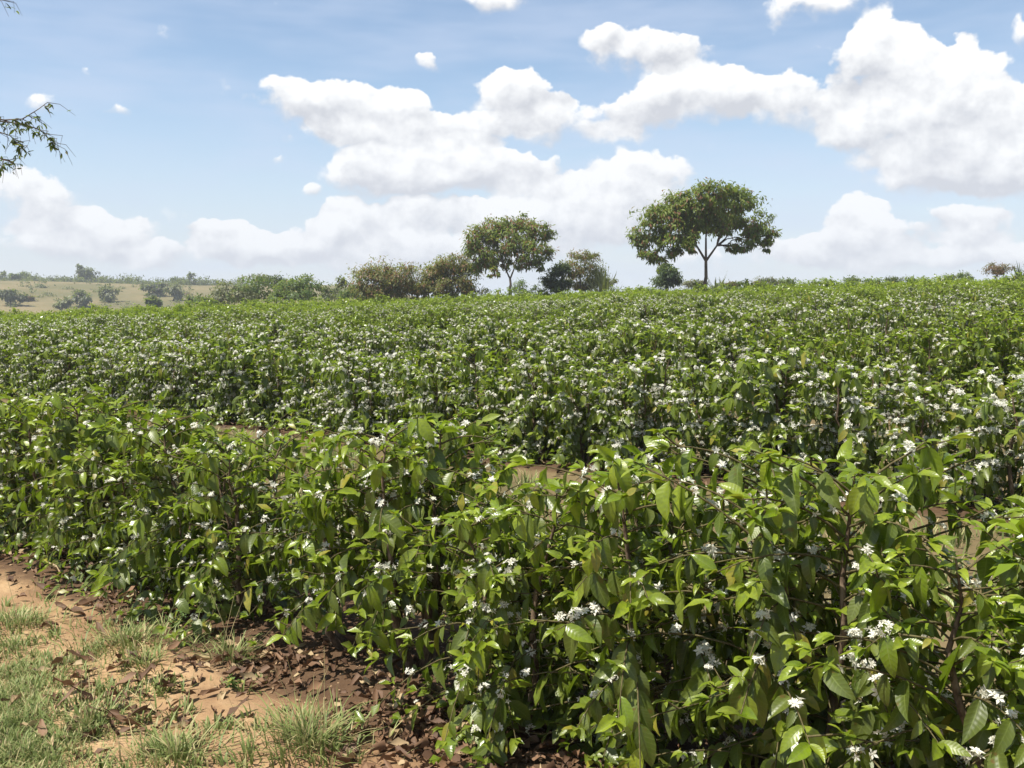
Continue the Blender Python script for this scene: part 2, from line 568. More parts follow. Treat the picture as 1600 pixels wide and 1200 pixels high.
def build_ground():
    nr, na = 200, 340
    rr = np.concatenate([[0.0], np.geomspace(0.4, 1500, nr - 1)])
    # finer towards the front
    u = np.linspace(-1, 1, na, endpoint=False)
    an = np.pi * (0.35 * u + 0.65 * u ** 3)
    X = rr[:, None] * np.sin(an)[None]
    Y = rr[:, None] * np.cos(an)[None]
    Z = height(X, Y) + bumps(X, Y)
    v = np.stack([X, Y, Z], -1).reshape(-1, 3)
    i, j = np.meshgrid(np.arange(nr - 1), np.arange(na), indexing='ij')
    k = (j + 1) % na
    f = np.stack([i * na + j, (i + 1) * na + j, (i + 1) * na + k, i * na + k], -1).reshape(-1, 4)[:, ::-1]
    g = Geo()
    # dark humus under the rows: 'age' holds closeness to a row, 'rnd' the field itself
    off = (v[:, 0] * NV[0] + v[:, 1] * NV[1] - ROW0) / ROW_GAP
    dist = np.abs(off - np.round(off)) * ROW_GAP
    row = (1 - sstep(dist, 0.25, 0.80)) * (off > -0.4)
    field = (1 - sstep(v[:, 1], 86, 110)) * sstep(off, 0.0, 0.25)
    g.add(v, f, a=row, b=field)
    m, N = new_mat('ground_soil')
    pos = N.n('ShaderNodeNewGeometry').outputs['Position']
    n1 = N.noise(pos, 0.9, 6.0, 0.6).outputs[0]
    n2 = N.noise(pos, 7.0, 7.0, 0.65).outputs[0]
    n3 = N.noise(pos, 60.0, 5.0, 0.7).outputs[0]
    sand = N.mix(N.ramp(n2, 0.30, 0.70), (0.330, 0.212, 0.110), (0.430, 0.298, 0.168))
    clay = N.mix(n2, (0.180, 0.104, 0.056), (0.270, 0.170, 0.095))
    col = N.mix(N.ramp(n1, 0.42, 0.62), clay, sand)
    col = N.mix(N.ramp(n3, 0.55, 0.75, 0.0, 0.5), col, (0.24, 0.135, 0.07))
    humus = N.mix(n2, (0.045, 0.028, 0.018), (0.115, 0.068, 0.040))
    lane = N.mix(N.ramp(n1, 0.3, 0.6), (0.080, 0.080, 0.036), (0.125, 0.098, 0.050))
    col = N.mix(N.m('MULTIPLY', attr(N, 'rnd'), 0.85), col, lane)
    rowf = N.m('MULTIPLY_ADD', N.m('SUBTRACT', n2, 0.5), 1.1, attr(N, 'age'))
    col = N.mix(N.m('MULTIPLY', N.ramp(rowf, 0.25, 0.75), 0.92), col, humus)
    # pasture beyond the field
    dist_ = N.v('LENGTH', pos)
    n4 = N.noise(pos, 0.035, 6.0, 0.65).outputs[0]
    past = N.mix(N.ramp(n4, 0.35, 0.65), (0.120, 0.110, 0.052), (0.190, 0.152, 0.082))
    past = N.mix(N.ramp(N.noise(pos, 0.4, 4.0).outputs[0], 0.5, 0.7, 0.0, 0.5), past, (0.11, 0.12, 0.05))
    far = N.ramp(dist_, 70.0, 110.0)
    col = N.mix(far, col, past)
    hgt = N.m('MULTIPLY_ADD', n3, 0.25, n2)
    bp = N.n('ShaderNodeBump', {'Strength': 0.9, 'Distance': 0.03, 'Height': hgt})
    p = N.n('ShaderNodeBsdfPrincipled', {'Base Color': col, 'Roughness': 0.95, 'Normal': bp.outputs[0], 'Specular IOR Level': 0.1})
    finish(m, N, p.outputs[0])
    o = link('ground', g.mesh('ground', m))
    tag(o, 'orange sandy soil of the sloping coffee field running out to a dry hill', None, None, 'structure')


build_ground()

# ------------------------------------------------------------------ coffee bushes


def bush_data(seed, H=1.05, R=0.52, density=1.0, bloom=1.0, young=1.0, skirt=.14, leaf_scale=1.0, step=1.0):
    """skeleton of one coffee bush: stems, side branches, leaves and flower clusters in local coordinates"""
    r = np.random.default_rng(seed)
    stems, twigs = [], []
    P, D, Nn, L, W, A, C = [], [], [], [], [], [], []
    fp, fd = [], []
    ns = int(r.integers(3, 6))
    a0 = r.uniform(0, 6.28)
    for si in range(ns):
        a = a0 + si * 6.283 / ns + r.uniform(-.5, .5)
        h = H * r.uniform(.80, 1.04)
        splay = r.uniform(.08, .20)
        base = np.array([.05 * math.cos(a), .05 * math.sin(a), -0.03])
        tt = np.linspace(0, 1, 8)
        sway = r.normal(0, .02, (8, 3)) * np.array([1, 1, 0])
        pts = base[None] + np.stack([math.cos(a) * splay * tt ** .8, math.sin(a) * splay * tt ** .8, h * tt], 1) + sway
        rad = .019 * (1 - tt) + .003
        stems.append((pts, rad))
        z = skirt * h
        phi = r.uniform(0, 6.28)
        while z < .97 * h:
            t = z / h
            p0 = np.array([np.interp(t, tt, pts[:, k]) for k in range(3)])
            for s2 in (0, math.pi):
                if r.random() > .97 * density:
                    continue
                ph = phi + s2 + r.uniform(-.3, .3)
                Lb = R * (1.02 - .62 * t ** 2.2) * r.uniform(.55, 1.12)
                # branches that head for the bush's middle stay short
                oh = np.array([math.cos(ph), math.sin(ph), 0])
                if (oh[:2] * p0[:2]).sum() < -0.02:
                    Lb *= .7
                el = min(.88, .22 + .62 * t + r.uniform(-.2, .25))
                dp = r.uniform(.35, .85) * (1.15 - .5 * t)
                bt = np.linspace(0, 1, 6)
                bp = p0[None] + oh[None] * (Lb * bt)[:, None]
                bp[:, 2] += Lb * (math.tan(el) * .75 * bt - dp * bt ** 2)
                bp[:, 2] = np.maximum(bp[:, 2], .05)
                twigs.append((bp, np.linspace(.0042, .0016, 6)))
                nn = max(3, int(Lb * (1 - .12) / .058))
                for q in range(nn):
                    u = .12 + .88 * (q + 1) / nn
                    pp = np.array([np.interp(u, bt, bp[:, k]) for k in range(3)])
                    tip_ = q >= nn - 1
                    nearly = q == nn - 2
                    for s in (-1, 1):
                        if not tip_ and r.random() < .14:
                            continue
                        side = np.array([-oh[1], oh[0], 0]) * s
                        if tip_:
                            yg = min(1.0, r.uniform(.5, 1.0) * (.45 + .75 * t) * young)
                            d = oh * r.uniform(.5, 1.1) + side * r.uniform(.3, .9) + np.array([0, 0, r.uniform(-.5, .45) + .35 * t])
                            ln = r.uniform(.06, .105)
                            cu = r.uniform(.3, 1.0)
                        else:
                            yg = (r.uniform(.15, .65) * (.5 + t) if nearly else r.uniform(0, .26)) * young
                            d = oh * r.uniform(.1, .6) + side * r.uniform(.25, .8) + np.array([0, 0, -r.uniform(.3, 2.2)])
                            ln = r.uniform(.06, .10) if r.random() < .5 else r.uniform(.10, .155)
                            cu = r.uniform(.2, .9)
                        nrm = np.array([0, 0, 1.0]) + oh * .8 + r.normal(0, .25, 3)
                        P.append(pp); D.append(d); Nn.append(nrm); L.append(ln); W.append(ln * r.uniform(.40, .52)); A.append(yg); C.append(cu)
                    if u < .84 and r.random() < .30 * bloom * (1.25 - .9 * abs(t - .55) / .55):
                        fp.append(pp + np.array([0, 0, .008]))
                        fd.append(oh * .3 + np.array([0, 0, 1.0]))
                for _ in range(int(r.integers(0, 3))):      # short side shoots with a rosette of small glossy leaves
                    u = r.uniform(.35, .95)
                    pp = np.array([np.interp(u, bt, bp[:, k]) for k in range(3)])
                    a_ = ph + r.uniform(-1.3, 1.3)
                    so = np.array([math.cos(a_), math.sin(a_), r.uniform(.1, .8)]) * r.uniform(.03, .10)
                    twigs.append((np.array([pp, pp + so * .6, pp + so]), np.array([.003, .0025, .0015])))
                    a_ = r.uniform(0, 6.28)
                    for q in range(int(r.integers(3, 7))):
                        a_ += 1.57 + r.uniform(-.4, .4)
                        d = np.array([math.cos(a_), math.sin(a_), r.uniform(-.5, .5)]) + so * 6
                        ln = r.uniform(.032, .072)
                        P.append(pp + so * r.uniform(.7, 1)); D.append(d); Nn.append(np.array([0, 0, 1.0]) + r.normal(0, .3, 3)); L.append(ln); W.append(ln * r.uniform(.38, .46))
                        A.append(min(1.0, r.uniform(.45, 1.0) * (.6 + .5 * t) * young)); C.append(r.uniform(.2, 1.1))
                if r.random() < .8:   # shoot at the branch tip: a second pair, smaller and paler
                    for s in (-1, 1):
                        side = np.array([-oh[1], oh[0], 0]) * s
                        d = oh * r.uniform(.7, 1.2) + side * r.uniform(.15, .5) + np.array([0, 0, r.uniform(0, .6)])
                        P.append(bp[-1]); D.append(d); Nn.append(np.array([0, 0, 1.0]) + oh * .3); L.append(r.uniform(.045, .075)); W.append(.4 * L[-1])
                        A.append(min(1, r.uniform(.6, 1.0) * (.55 + .6 * t) * young)); C.append(r.uniform(.1, .7))
            phi += math.pi / 2
            z += r.uniform(.042, .058) * step
        # crown of upright young leaves on the stem's end
        for q in range(3):
            for s in (0, math.pi):
                ph = phi + q * math.pi / 2 + s + r.uniform(-.25, .25)
                d = np.array([math.cos(ph), math.sin(ph), r.uniform(.15, .7) + .25 * q])
                ln = r.uniform(.075, .125) * (1 - .2 * q)
                P.append(pts[-1] + np.array([0, 0, -.03 + .018 * q])); D.append(d); Nn.append(np.array([0, 0, 1.0])); L.append(ln); W.append(ln * .4)
                A.append(min(1, r.uniform(.75, 1.0) * young)); C.append(r.uniform(.5, 1.2))
    out = dict(stems=stems, twigs=twigs, P=np.array(P), D=np.array(D), N=np.array(Nn), L=np.array(L), W=np.array(W), A=np.array(A), C=np.array(C),
               fp=np.array(fp).reshape(-1, 3), fd=np.array(fd).reshape(-1, 3), rnd=r.uniform(0, 1, len(P)))
    out['L'] = out['L'] * leaf_scale
    out['W'] = out['W'] * leaf_scale
    # nothing grows into the soil
    low = out['P'][:, 2] < .22
    out['D'][low, 2] = np.maximum(out['D'][low, 2], -.35)
    out['L'][low] *= .8
    return out


def leaf_geo(b, idx, lod):
    g = Geo()
    idx = np.asarray(idx)
    for lo, ii in ((lod, idx[b['L'][idx] >= .066]), (lod + 1, idx[b['L'][idx] < .066])):
        leaves(g, b['P'][ii], b['D'][ii], b['N'][ii], b['L'][ii], b['W'][ii], b['A'][ii], b['rnd'][ii], b['C'][ii], lo)
    return g


def cluster_flowers(fp, fd, r, nmin=3, nmax=8, size=.0125, spread=.018):
    pos, dr = [], []
    for p, d in zip(fp, fd):
        for _ in range(int(r.integers(nmin, nmax + 1))):
            v = r.normal(0, 1, 3) + d * 1.1
            v /= np.linalg.norm(v) + 1e-6
            pos.append(p + v * spread * r.uniform(.3, 1.1))
            dr.append(v)
    return np.array(pos).reshape(-1, 3), np.array(dr).reshape(-1, 3)


ORD = ['first', 'second', 'third', 'fourth', 'fifth', 'sixth', 'seventh', 'eighth', 'ninth', 'tenth', 'eleventh', 'twelfth', 'thirteenth',
       'fourteenth', 'fifteenth', 'sixteenth', 'seventeenth', 'eighteenth', 'nineteenth', 'twentieth']
TENS = {2: 'twenty', 3: 'thirty', 4: 'forty', 5: 'fifty', 6: 'sixty', 7: 'seventy', 8: 'eighty', 9: 'ninety'}


def ordinal(n):
    if n <= 20:
        return ORD[n - 1]
    t, u = divmod(n, 10)
    return TENS[t][:-1] + 'ieth' if u == 0 else TENS[t] + '-' + ORD[u - 1]


def in_view(x, y, margin=0.0):
    """roughly inside the picture, seen from the camera"""
    return y > 1.2 and abs(x / y) < 0.514 + margin


def layout():
    spots = []
    for k in range(0, 34):
        rr = np.random.default_rng(100 + k)
        c = ROW0 + ROW_GAP * k + (rr.uniform(-.12, .12) if k > 1 else 0)
        ph = 0.0 if k == 0 else rr.uniform(0, PLANT_GAP)
        s0 = float(np.dot(np.array([-0.42, 4.18]), TV))
        for j in range(-130, 200):
            s = s0 + ph + j * PLANT_GAP + rr.normal(0, .05)
            p = NV * (c + rr.normal(0, .06)) + TV * s
            x, y = float(p[0]), float(p[1])
            if y < 1.2 or y > 84 or math.hypot(x, y) > 96:
                continue
            if x < 0 and math.hypot(x, y) > 66 + 22 * (1 + x / 45):
                continue
            m = 0.55 / y + (0.10 if y < 12 else 0.05)
            if not in_view(x, y, m):
                continue
            if k > 2 and rr.random() < 0.04:
                continue
            spots.append((k, s, x, y, float(rr.uniform(.86, 1.08)), float(rr.uniform(0, 6.28))))
    return spots


SPOTS = layout()
seen = sorted([q for q in SPOTS if in_view(q[2], q[3], 0.35 / q[3])], key=lambda q: math.hypot(q[2], q[3]))
SINGLE = seen[:300]
single_ids = set(id(q) for q in SINGLE)
REST = [q for q in SPOTS if id(q) not in single_ids]

# leaf shapes shared by the separately built leaves of the front row
LEAF_SHAPES = {'old': [], 'young': []}
for kind_ in LEAF_SHAPES:
    for i in range(12):
        g = Geo()
        c = rng.uniform(.2, 1.0)
        leaves(g, np.zeros((1, 3)), np.array([[0, 1.0, 0]]), np.array([[0, 0, 1.0]]), np.array([1.0]), np.array([rng.uniform(.38, .48)]),
               np.array([rng.uniform(0, .2) if kind_ == 'old' else rng.uniform(.55, 1.0)]), np.array([rng.uniform(0, .96)]), np.array([c]), 0)
        LEAF_SHAPES[kind_].append(g.mesh('leaf_' + kind_, MAT_LEAF))
g = Geo()
leaves(g, np.zeros((1, 3)), np.array([[0, 1.0, 0]]), np.array([[0, 0, 1.0]]), np.array([1.0]), np.array([.42]), np.array([.1]), np.array([.99]), np.array([.5]), 0)
LEAF_YELLOW = g.mesh('leaf_yellow', MAT_LEAF)
CLUSTERS = []
for i in range(8):
    g = Geo()
    r_ = np.random.default_rng(50 + i)
    p_, d_ = cluster_flowers(np.zeros((1, 3)), np.array([[0, 0, 1.0]]), r_, 5, 10, spread=.022)
    flowers(g, p_, d_, r_.uniform(.011, .0175, len(p_)))
    CLUSTERS.append(g.mesh('flower_cluster', MAT_PETAL))


def frame(d, n):
    d = Vector(d).normalized()
    n = Vector(n)
    n = (n - d * n.dot(d)).normalized()
    s = d.cross(n)
    return Matrix(((s.x, d.x, n.x), (s.y, d.y, n.y), (s.z, d.z, n.z))).to_4x4()


def front_bush(q, idx, label, n_leaf, n_flower):
    k, s, x, y, sc, rz = q
    sc = .96 + .06 * math.sin(idx * 2.3) + .10 * max(0.0, min(1.0, (x + .2) / 1.2))
    b = bush_data(1000 + idx, H=FRONT_H[idx % len(FRONT_H)], R=.56, bloom=1.35, skirt=.34 if -1.1 < x < -.1 else .15, leaf_scale=.92 if x < .6 else .88, step=.80 if x < 0 else .68)
    root = empty('coffee_bush', (x, y, ground_z(x, y)), rz, sc)
    tag(root, label, 'coffee bush', 'flowering coffee bushes planted in rows')
    M = Matrix.Translation((x, y, ground_z(x, y))) @ Matrix.Rotation(rz, 4, 'Z') @ Matrix.Scale(sc, 4)
    for pts, rad in b['stems']:
        g = Geo()
        tube(g, pts, rad, 7)
        link('stem', g.mesh('stem', MAT_STEM), root)
    g = Geo()
    for pts, rad in b['twigs']:
        tube(g, pts, rad, 4)
    tag(link('branches', g.mesh('branches', MAT_TWIG), root), kind='stuff')
    # leaves nearest to the camera side of the bush are built one by one
    Minv = np.array(M.inverted())
    cl = Minv[:3, :3] @ np.array([0, 0, CAM_Z]) + Minv[:3, 3]
    view = cl / np.linalg.norm(cl)
    score = b['P'] @ view + .15 * (b['L'] > .09) + np.random.default_rng(idx).normal(0, .03, len(b['P']))
    order = np.argsort(-score)
    big, rest = order[:n_leaf], order[n_leaf:]
    rr = random.Random(idx)
    for i in big:
        a = b['A'][i]
        me = LEAF_YELLOW if b['rnd'][i] > .985 else rr.choice(LEAF_SHAPES['young' if a > .33 else 'old'])
        o = link('leaf', me, root)
        L = b['L'][i]
        o.matrix_basis = Matrix.Translation(b['P'][i]) @ frame(b['D'][i], b['N'][i]) @ Matrix.Scale(L, 4)
    f = link('foliage', leaf_geo(b, rest, 0 if math.hypot(x, y) < 3.7 else 1).mesh('foliage', MAT_LEAF), root)
    tag(f, kind='stuff')
    if len(b['fp']):
        sc_ = b['fp'] @ view
        order = np.argsort(-sc_)
        for i in order[:n_flower]:
            o = link('flower_cluster', rr.choice(CLUSTERS), root)
            z = Vector(b['fd'][i]).normalized().to_track_quat('Z', 'Y').to_matrix().to_4x4()
            o.matrix_basis = Matrix.Translation(b['fp'][i]) @ z @ Matrix.Rotation(rr.uniform(0, 6), 4, 'Z') @ Matrix.Scale(rr.uniform(.5, 1.15), 4)
        rest = order[n_flower:]
        g = Geo()
        p_, d_ = cluster_flowers(b['fp'][rest], b['fd'][rest], np.random.default_rng(idx), 1, 6)
        flowers(g, p_, d_, rng.uniform(.009, .0165, len(p_)))
        tag(link('blossoms', g.mesh('blossoms', MAT_PETAL), root), kind='stuff')


FRONT_H = [1.06, .98, 1.10, 1.02, 1.12, 1.0, 1.05]

# bushes of the rows behind: ten shapes, shared
SHAPES = []
for i in range(12):
    r_ = np.random.default_rng(300 + i)
    b = bush_data(300 + i, H=r_.uniform(.95, 1.12), R=.57, bloom=(.3, 1.1, 2.1, 3.2)[i % 4], young=(1.15, 1.0, .9, .8)[i % 4])
    gs, gt, gf = Geo(), Geo(), Geo()
    for pts, rad in b['stems']:
        tube(gs, pts, rad, 5)
    for pts, rad in b['twigs']:
        tube(gt, pts[::2], rad[::2], 3)
    p_, d_ = cluster_flowers(b['fp'], b['fd'], r_, 3, 8, spread=.024)
    flowers(gf, p_, d_, r_.uniform(.0135, .0215, len(p_)))
    SHAPES.append((gs.mesh('stems', MAT_STEM), gt.mesh('branches', MAT_TWIG),
                   leaf_geo(b, np.arange(len(b['P'])), 1).mesh('foliage', MAT_LEAF), gf.mesh('blossoms', MAT_PETAL)))



def bloom_class(x, y, rr):
    """0 = hardly in flower ... 3 = white with flowers; drifts over the field"""
    v = 1.9 + .9 * math.sin(.33 * x + .21 * y) + .8 * math.sin(.16 * x - .37 * y + 2) + rr.gauss(0, .7)
    v -= max(0.0, (math.hypot(x, y) - 36) / 16)
    return int(min(3, max(0, round(v))))


rows = {}
for q in SINGLE:
    rows.setdefault(q[0], []).append(q)
idx = 0
for k in sorted(rows):
    lst = sorted(rows[k], key=lambda q: q[2] / q[3])
    for j, q in enumerate(lst):
        if k == 0:
            lab = 'coffee bush in the front row beside the dirt, %s counted from the left' % ordinal(j + 1)
            near = math.hypot(q[2], q[3])
            front_bush(q, idx, lab, int(np.interp(near, [2.5, 4.5, 7.5], [190, 130, 45])), int(np.interp(near, [2.5, 7.5], [40, 12])))
            idx += 1
            continue
        lab = 'flowering coffee bush in the %s row from the front, %s counted from the left' % (ordinal(k + 1), ordinal(j + 1))
        root = empty('coffee_bush', (q[2], q[3], ground_z(q[2], q[3])), q[5], q[4])
        tag(root, lab, 'coffee bush', 'flowering coffee bushes planted in rows')
        rr = random.Random(int(q[2] * 1000) + int(q[3] * 77))
        s_ = SHAPES[bloom_class(q[2], q[3], rr) + 4 * rr.randrange(3)]
        for nm, me in zip(('stems', 'branches', 'foliage', 'blossoms'), s_):
            o = link(nm, me, root)
            if nm != 'stems':
                o['kind'] = 'stuff'


def far_rows():
    """all further bushes: one mass of leaves and blossoms"""
    protos = []
    for i in range(8):
        b = bush_data(700 + i, H=1.05, R=.57, bloom=1.5, young=1.05)
        r_ = np.random.default_rng(i)
        out = {}
        for lod, (nl, scl, nfl) in {0: (760, 1.10, 150), 1: (350, 1.46, 80)}.items():
            key = b['P'][:, 2] * .6 + np.linalg.norm(b['P'][:, :2], axis=1) + r_.normal(0, .12, len(b['P']))
            sel = np.argsort(-key)[:nl]
            fsel = r_.permutation(len(b['fp']))[:nfl] if len(b['fp']) else []
            out[lod] = ({kk: b[kk][sel] for kk in ('P', 'D', 'N', 'L', 'W', 'A', 'C', 'rnd')}, scl, b['fp'][fsel])
        protos.append(out)
    g, gf = Geo(), Geo()
    for q in REST:
        k, s, x, y, sc, rz = q
        d = math.hypot(x, y)
        b, scl, fp = protos[int(abs(x * 31 + y * 17)) % 8][0 if d < 48 else 1]
        c, sn = math.cos(rz), math.sin(rz)
        Rm = np.array([[c, -sn, 0], [sn, c, 0], [0, 0, 1]]).T
        if d > 58:
            sc = sc * (1 + .40 * rng.random() ** 5)
        o = np.array([x, y, ground_z(x, y)])
        bl = rng.uniform(-.1, .1)
        leaves(g, b['P'] @ Rm * sc + o, b['D'] @ Rm, b['N'] @ Rm, b['L'] * sc * scl, b['W'] * sc * scl, np.clip(b['A'] + bl, 0, 1), b['rnd'], b['C'], 3)
        if len(fp):
            bloomy = (.05, .3, .7, 1.0)[bloom_class(x, y, random.Random(int(x * 91 + y * 13)))]
            pk = fp[rng.random(len(fp)) < bloomy]
            p = pk @ Rm * sc + o
            n = len(p)
            if n:
                dv = norm(rng.normal(0, 1, (n, 3)) + np.array([0, -.6, .6]))
                for _ in range(2):
                    a_ = norm(np.cross(dv, rng.normal(0, 1, (n, 3))))
                    e_ = np.cross(dv, a_)
                    w = rng.uniform(.015, .031, (n, 1))
                    pp = p + rng.normal(0, .02, (n, 3))
                    v = np.stack([pp - a_ * w, pp - e_ * w * .6, pp + a_ * w, pp + e_ * w * .6], 1).reshape(-1, 3)
                    gf.add(v, np.arange(n * 4).reshape(-1, 4), b=rng.uniform(0, 1))
    root = empty('coffee_hedgerows', (0, 0, 0))
    tag(root, 'far rows of coffee bushes merging into one green flowering mass', 'coffee bushes', None, 'stuff')
    link('foliage', g.mesh('foliage', MAT_LEAF_FAR), root)['kind'] = 'stuff'
    link('blossoms', gf.mesh('blossoms', MAT_PETAL), root)['kind'] = 'stuff'


far_rows()

# ------------------------------------------------------------------ trees and shrubs
GREEN = tree_leaf_material('tree_green', (0.085, 0.130, 0.016), (0.205, 0.265, 0.034), (0.21, 0.095, 0.048))
OLIVE = tree_leaf_material('tree_olive', (0.105, 0.120, 0.030), (0.200, 0.200, 0.060), (0.25, 0.13, 0.07))
FRESH = tree_leaf_material('shrub_fresh', (0.055, 0.105, 0.022), (0.125, 0.190, 0.045), (0.22, 0.20, 0.06))
DARK = tree_leaf_material('shrub_dark', (0.024, 0.050, 0.018), (0.050, 0.085, 0.028), (0.07, 0.06, 0.03))
PALE = tree_leaf_material('tree_pale', (0.115, 0.130, 0.065), (0.190, 0.200, 0.105), (0.20, 0.15, 0.09), tr=.35)
GREY = tree_leaf_material('tree_far', (0.070, 0.085, 0.045), (0.120, 0.135, 0.070), (0.14, 0.11, 0.07))
RUST = tree_leaf_material('shrub_rust', (0.150, 0.085, 0.055), (0.230, 0.130, 0.085), (0.10, 0.12, 0.04))


def at(px, py, d):
    """point at distance d (along +Y) on a photo pixel's view ray"""
    v = ray(px, py)
    t = d / v.y
    return np.array([v.x * t, d, CAM_Z + v.z * t])


def make_tree(name, label, cat, px, d, lobes, mat, forks=None, trunk_r=.12, n=900, leaf=.25, lw=.36, pods=.15, clump=.30, group=None, lod=3, seed=1,
              droop=.7, nclump=9, lean=0.0, base_y=None):
    """a tapered trunk with limbs to every lobe and a crown of leaf sprays grouped in clumps; lobes are (px, py, rx, ry)"""
    r = np.random.default_rng(seed)
    s = d / F
    bx = float(at(px, 480, d)[0])
    bz = ground_z(bx, d)
    base = np.array([bx, d, bz])
    root = empty(name, base)
    tag(root, label, cat, group)
    gt, gc = Geo(), Geo()
    half = max(abs(l[0] - px) + l[2] for l in lobes) * s
    fk = [at(f[0], f[1], d) for f in (forks or [(px + lean, (max(l[1] for l in lobes) * .5 + (480 - 1.0 * 0) * .5))])]
    f0 = fk[0]
    if f0[2] <= bz + .15:
        f0 = np.array([bx, d, bz + .3])
    tt = np.linspace(0, 1, 7)[:, None]
    w = r.normal(0, trunk_r * .25, (7, 3)) * np.array([1, 1, 0])
    w[0] = w[-1] = 0
    tp = (base - np.array([0, 0, .1])) * (1 - tt) + f0 * tt + w
    tube(gt, tp - base, trunk_r * np.linspace(1.12, .8, 7), 8)
    area = np.array([l[2] * l[3] for l in lobes], float)
    share = area / area.sum()
    for fp in fk[1:]:
        tube(gt, np.linspace(f0, fp, 4) - base, trunk_r * np.linspace(.72, .5, 4), 6)
    for (lx, ly, rx, ry), sh in zip(lobes, share):
        c = at(lx, ly, d)
        c[1] += r.uniform(-1, 1) * max(0.0, half - abs(lx - px) * s) * .55
        c_ = c.copy()
        ex, ez = rx * s, ry * s
        ey = max(ex * .9, ez)
        fp = min(fk[1:], key=lambda q_: abs(q_[0] - c_[0])) if len(fk) > 1 else f0
        mid = fp * .5 + c_ * .5
        mid[2] = max(mid[2], c_[2] * .6 + mid[2] * .4) + .05 * np.linalg.norm(c_ - fp)
        uu = np.linspace(0, 1, 7)[:, None]
        limb = fp * (1 - uu) ** 2 + 2 * mid * uu * (1 - uu) + c_ * uu ** 2
        wob = r.normal(0, .035 * np.linalg.norm(c_ - fp), (7, 3))
        wob[0] = 0
        limb = limb + wob
        tube(gt, limb - base, trunk_r * np.linspace(.42, .10, 7), 5)
        m = max(4, int(nclump * sh * len(lobes)))
        dv = norm(r.normal(0, 1, (m, 3)))
        rad = r.uniform(.15, 1.0, m) ** .45
        cc = c_ + dv * rad[:, None] * np.array([ex, ey, ez]) * r.uniform(.8, 1.18, (m, 1))
        for p in cc:
            q = c_ + (p - c_) * .5 + np.array([0, 0, -.06 * ez])
            tube(gt, np.array([c_, q, p]) - base, trunk_r * np.array([.14, .09, .035]), 3)
        k = int(n * sh)
        which = r.integers(0, m, k)
        sig = clump * math.sqrt(ex * ez)
        pos = cc[which] + np.clip(r.normal(0, 1, (k, 3)), -2.3, 2.3) * (sig * r.uniform(.6, 1.5, m))[which][:, None] * np.array([1, 1, .62])
        outw = norm(pos - c_)
        dr = outw * .6 + r.normal(0, .55, (k, 3)) + np.array([0, 0, -droop])
        nm = np.array([0, 0, 1.0]) + outw * .7 + r.normal(0, .35, (k, 3))
        ln = leaf * r.uniform(.65, 1.25, k)
        pod = (r.random(k) < pods * r.uniform(.3, 1.7, m)[which]).astype(float)
        leaves(gc, pos - base, dr, nm, ln, ln * lw, pod, r.uniform(0, 1, k), r.uniform(.1, .8, k), lod, fold=.15)
    link('trunk', gt.mesh('trunk', MAT_BARK), root)
    c = link('crown', gc.mesh('crown', mat), root)
    return root


# the two shade trees standing in the coffee
make_tree('shade_tree', 'largest tree, broad rounded crown with brownish seed pods, standing alone in the coffee', 'tree', 1102, 62,
          [(1040, 340, 40, 24), (1010, 372, 24, 20), (1062, 318, 30, 18), (1105, 310, 36, 18), (1152, 314, 34, 18), (1085, 340, 34, 20),
           (1135, 340, 40, 20), (1178, 345, 26, 20), (1194, 370, 20, 13), (1168, 372, 18, 13), (1052, 372, 32, 18), (1020, 396, 22, 12), (1050, 394, 16, 8),
           (1142, 386, 10, 9), (1100, 332, 42, 16), (1124, 356, 18, 10), (1082, 364, 16, 11), (1072, 386, 13, 9), (1155, 384, 12, 8), (1200, 386, 8, 7), (1092, 350, 20, 10)],
          GREEN, forks=[(1103, 408), (1086, 380), (1103, 372), (1120, 384)], trunk_r=.115, n=17000, leaf=.30, lw=.36, pods=.14, clump=.20, lod=2, seed=11, nclump=24)
make_tree('shade_tree', 'second largest tree, spreading crown and slim forked trunk, beside the rust tinged bushy trees', 'tree', 797, 70,
          [(770, 360, 30, 20), (745, 378, 24, 22), (805, 350, 32, 16), (840, 362, 26, 20), (795, 378, 30, 20), (838, 392, 24, 18), (756, 402, 26, 18),
           (785, 405, 20, 14), (850, 412, 18, 12), (772, 426, 12, 6), (820, 412, 16, 12)],
          GREEN, forks=[(797, 436), (786, 412), (808, 408)], trunk_r=.095, n=10000, leaf=.30, lw=.36, pods=.24, clump=.20, lod=2, seed=12, nclump=20)

G1 = 'shrubs and small trees along the far edge of the coffee'
make_tree('bushy_tree', 'dense rust tinged bushy tree, further from the second largest tree', 'tree', 603, 74,
          [(575, 440, 24, 24), (603, 430, 30, 22), (630, 436, 26, 24), (600, 452, 40, 16), (640, 456, 18, 12), (648, 446, 14, 14)], OLIVE, trunk_r=.10, n=8500, leaf=.26, pods=.30,
          seed=13, group=G1, nclump=14)
make_tree('bushy_tree', 'rust tinged bushy tree touching the second largest tree', 'tree', 697, 73,
          [(680, 424, 24, 20), (705, 414, 26, 16), (728, 420, 20, 18), (690, 446, 32, 18), (715, 440, 26, 18), (665, 452, 14, 12)], OLIVE, trunk_r=.10, n=8500, leaf=.26, pods=.28,
          seed=14, group=G1, nclump=14)
make_tree('shrub', 'sparse pale shrub under the second largest tree, next to a rusty bush', 'shrub', 745, 72,
          [(738, 450, 14, 8), (752, 454, 12, 6)], PALE, trunk_r=.04, n=380, leaf=.2, pods=.1, seed=15, group=G1)
make_tree('shrub', 'small round green shrub just behind the trunk of the second largest tree', 'shrub', 813, 76,
          [(812, 448, 13, 9), (806, 454, 10, 5)], FRESH, trunk_r=.05, n=520, leaf=.2, pods=0, seed=16, group=G1)
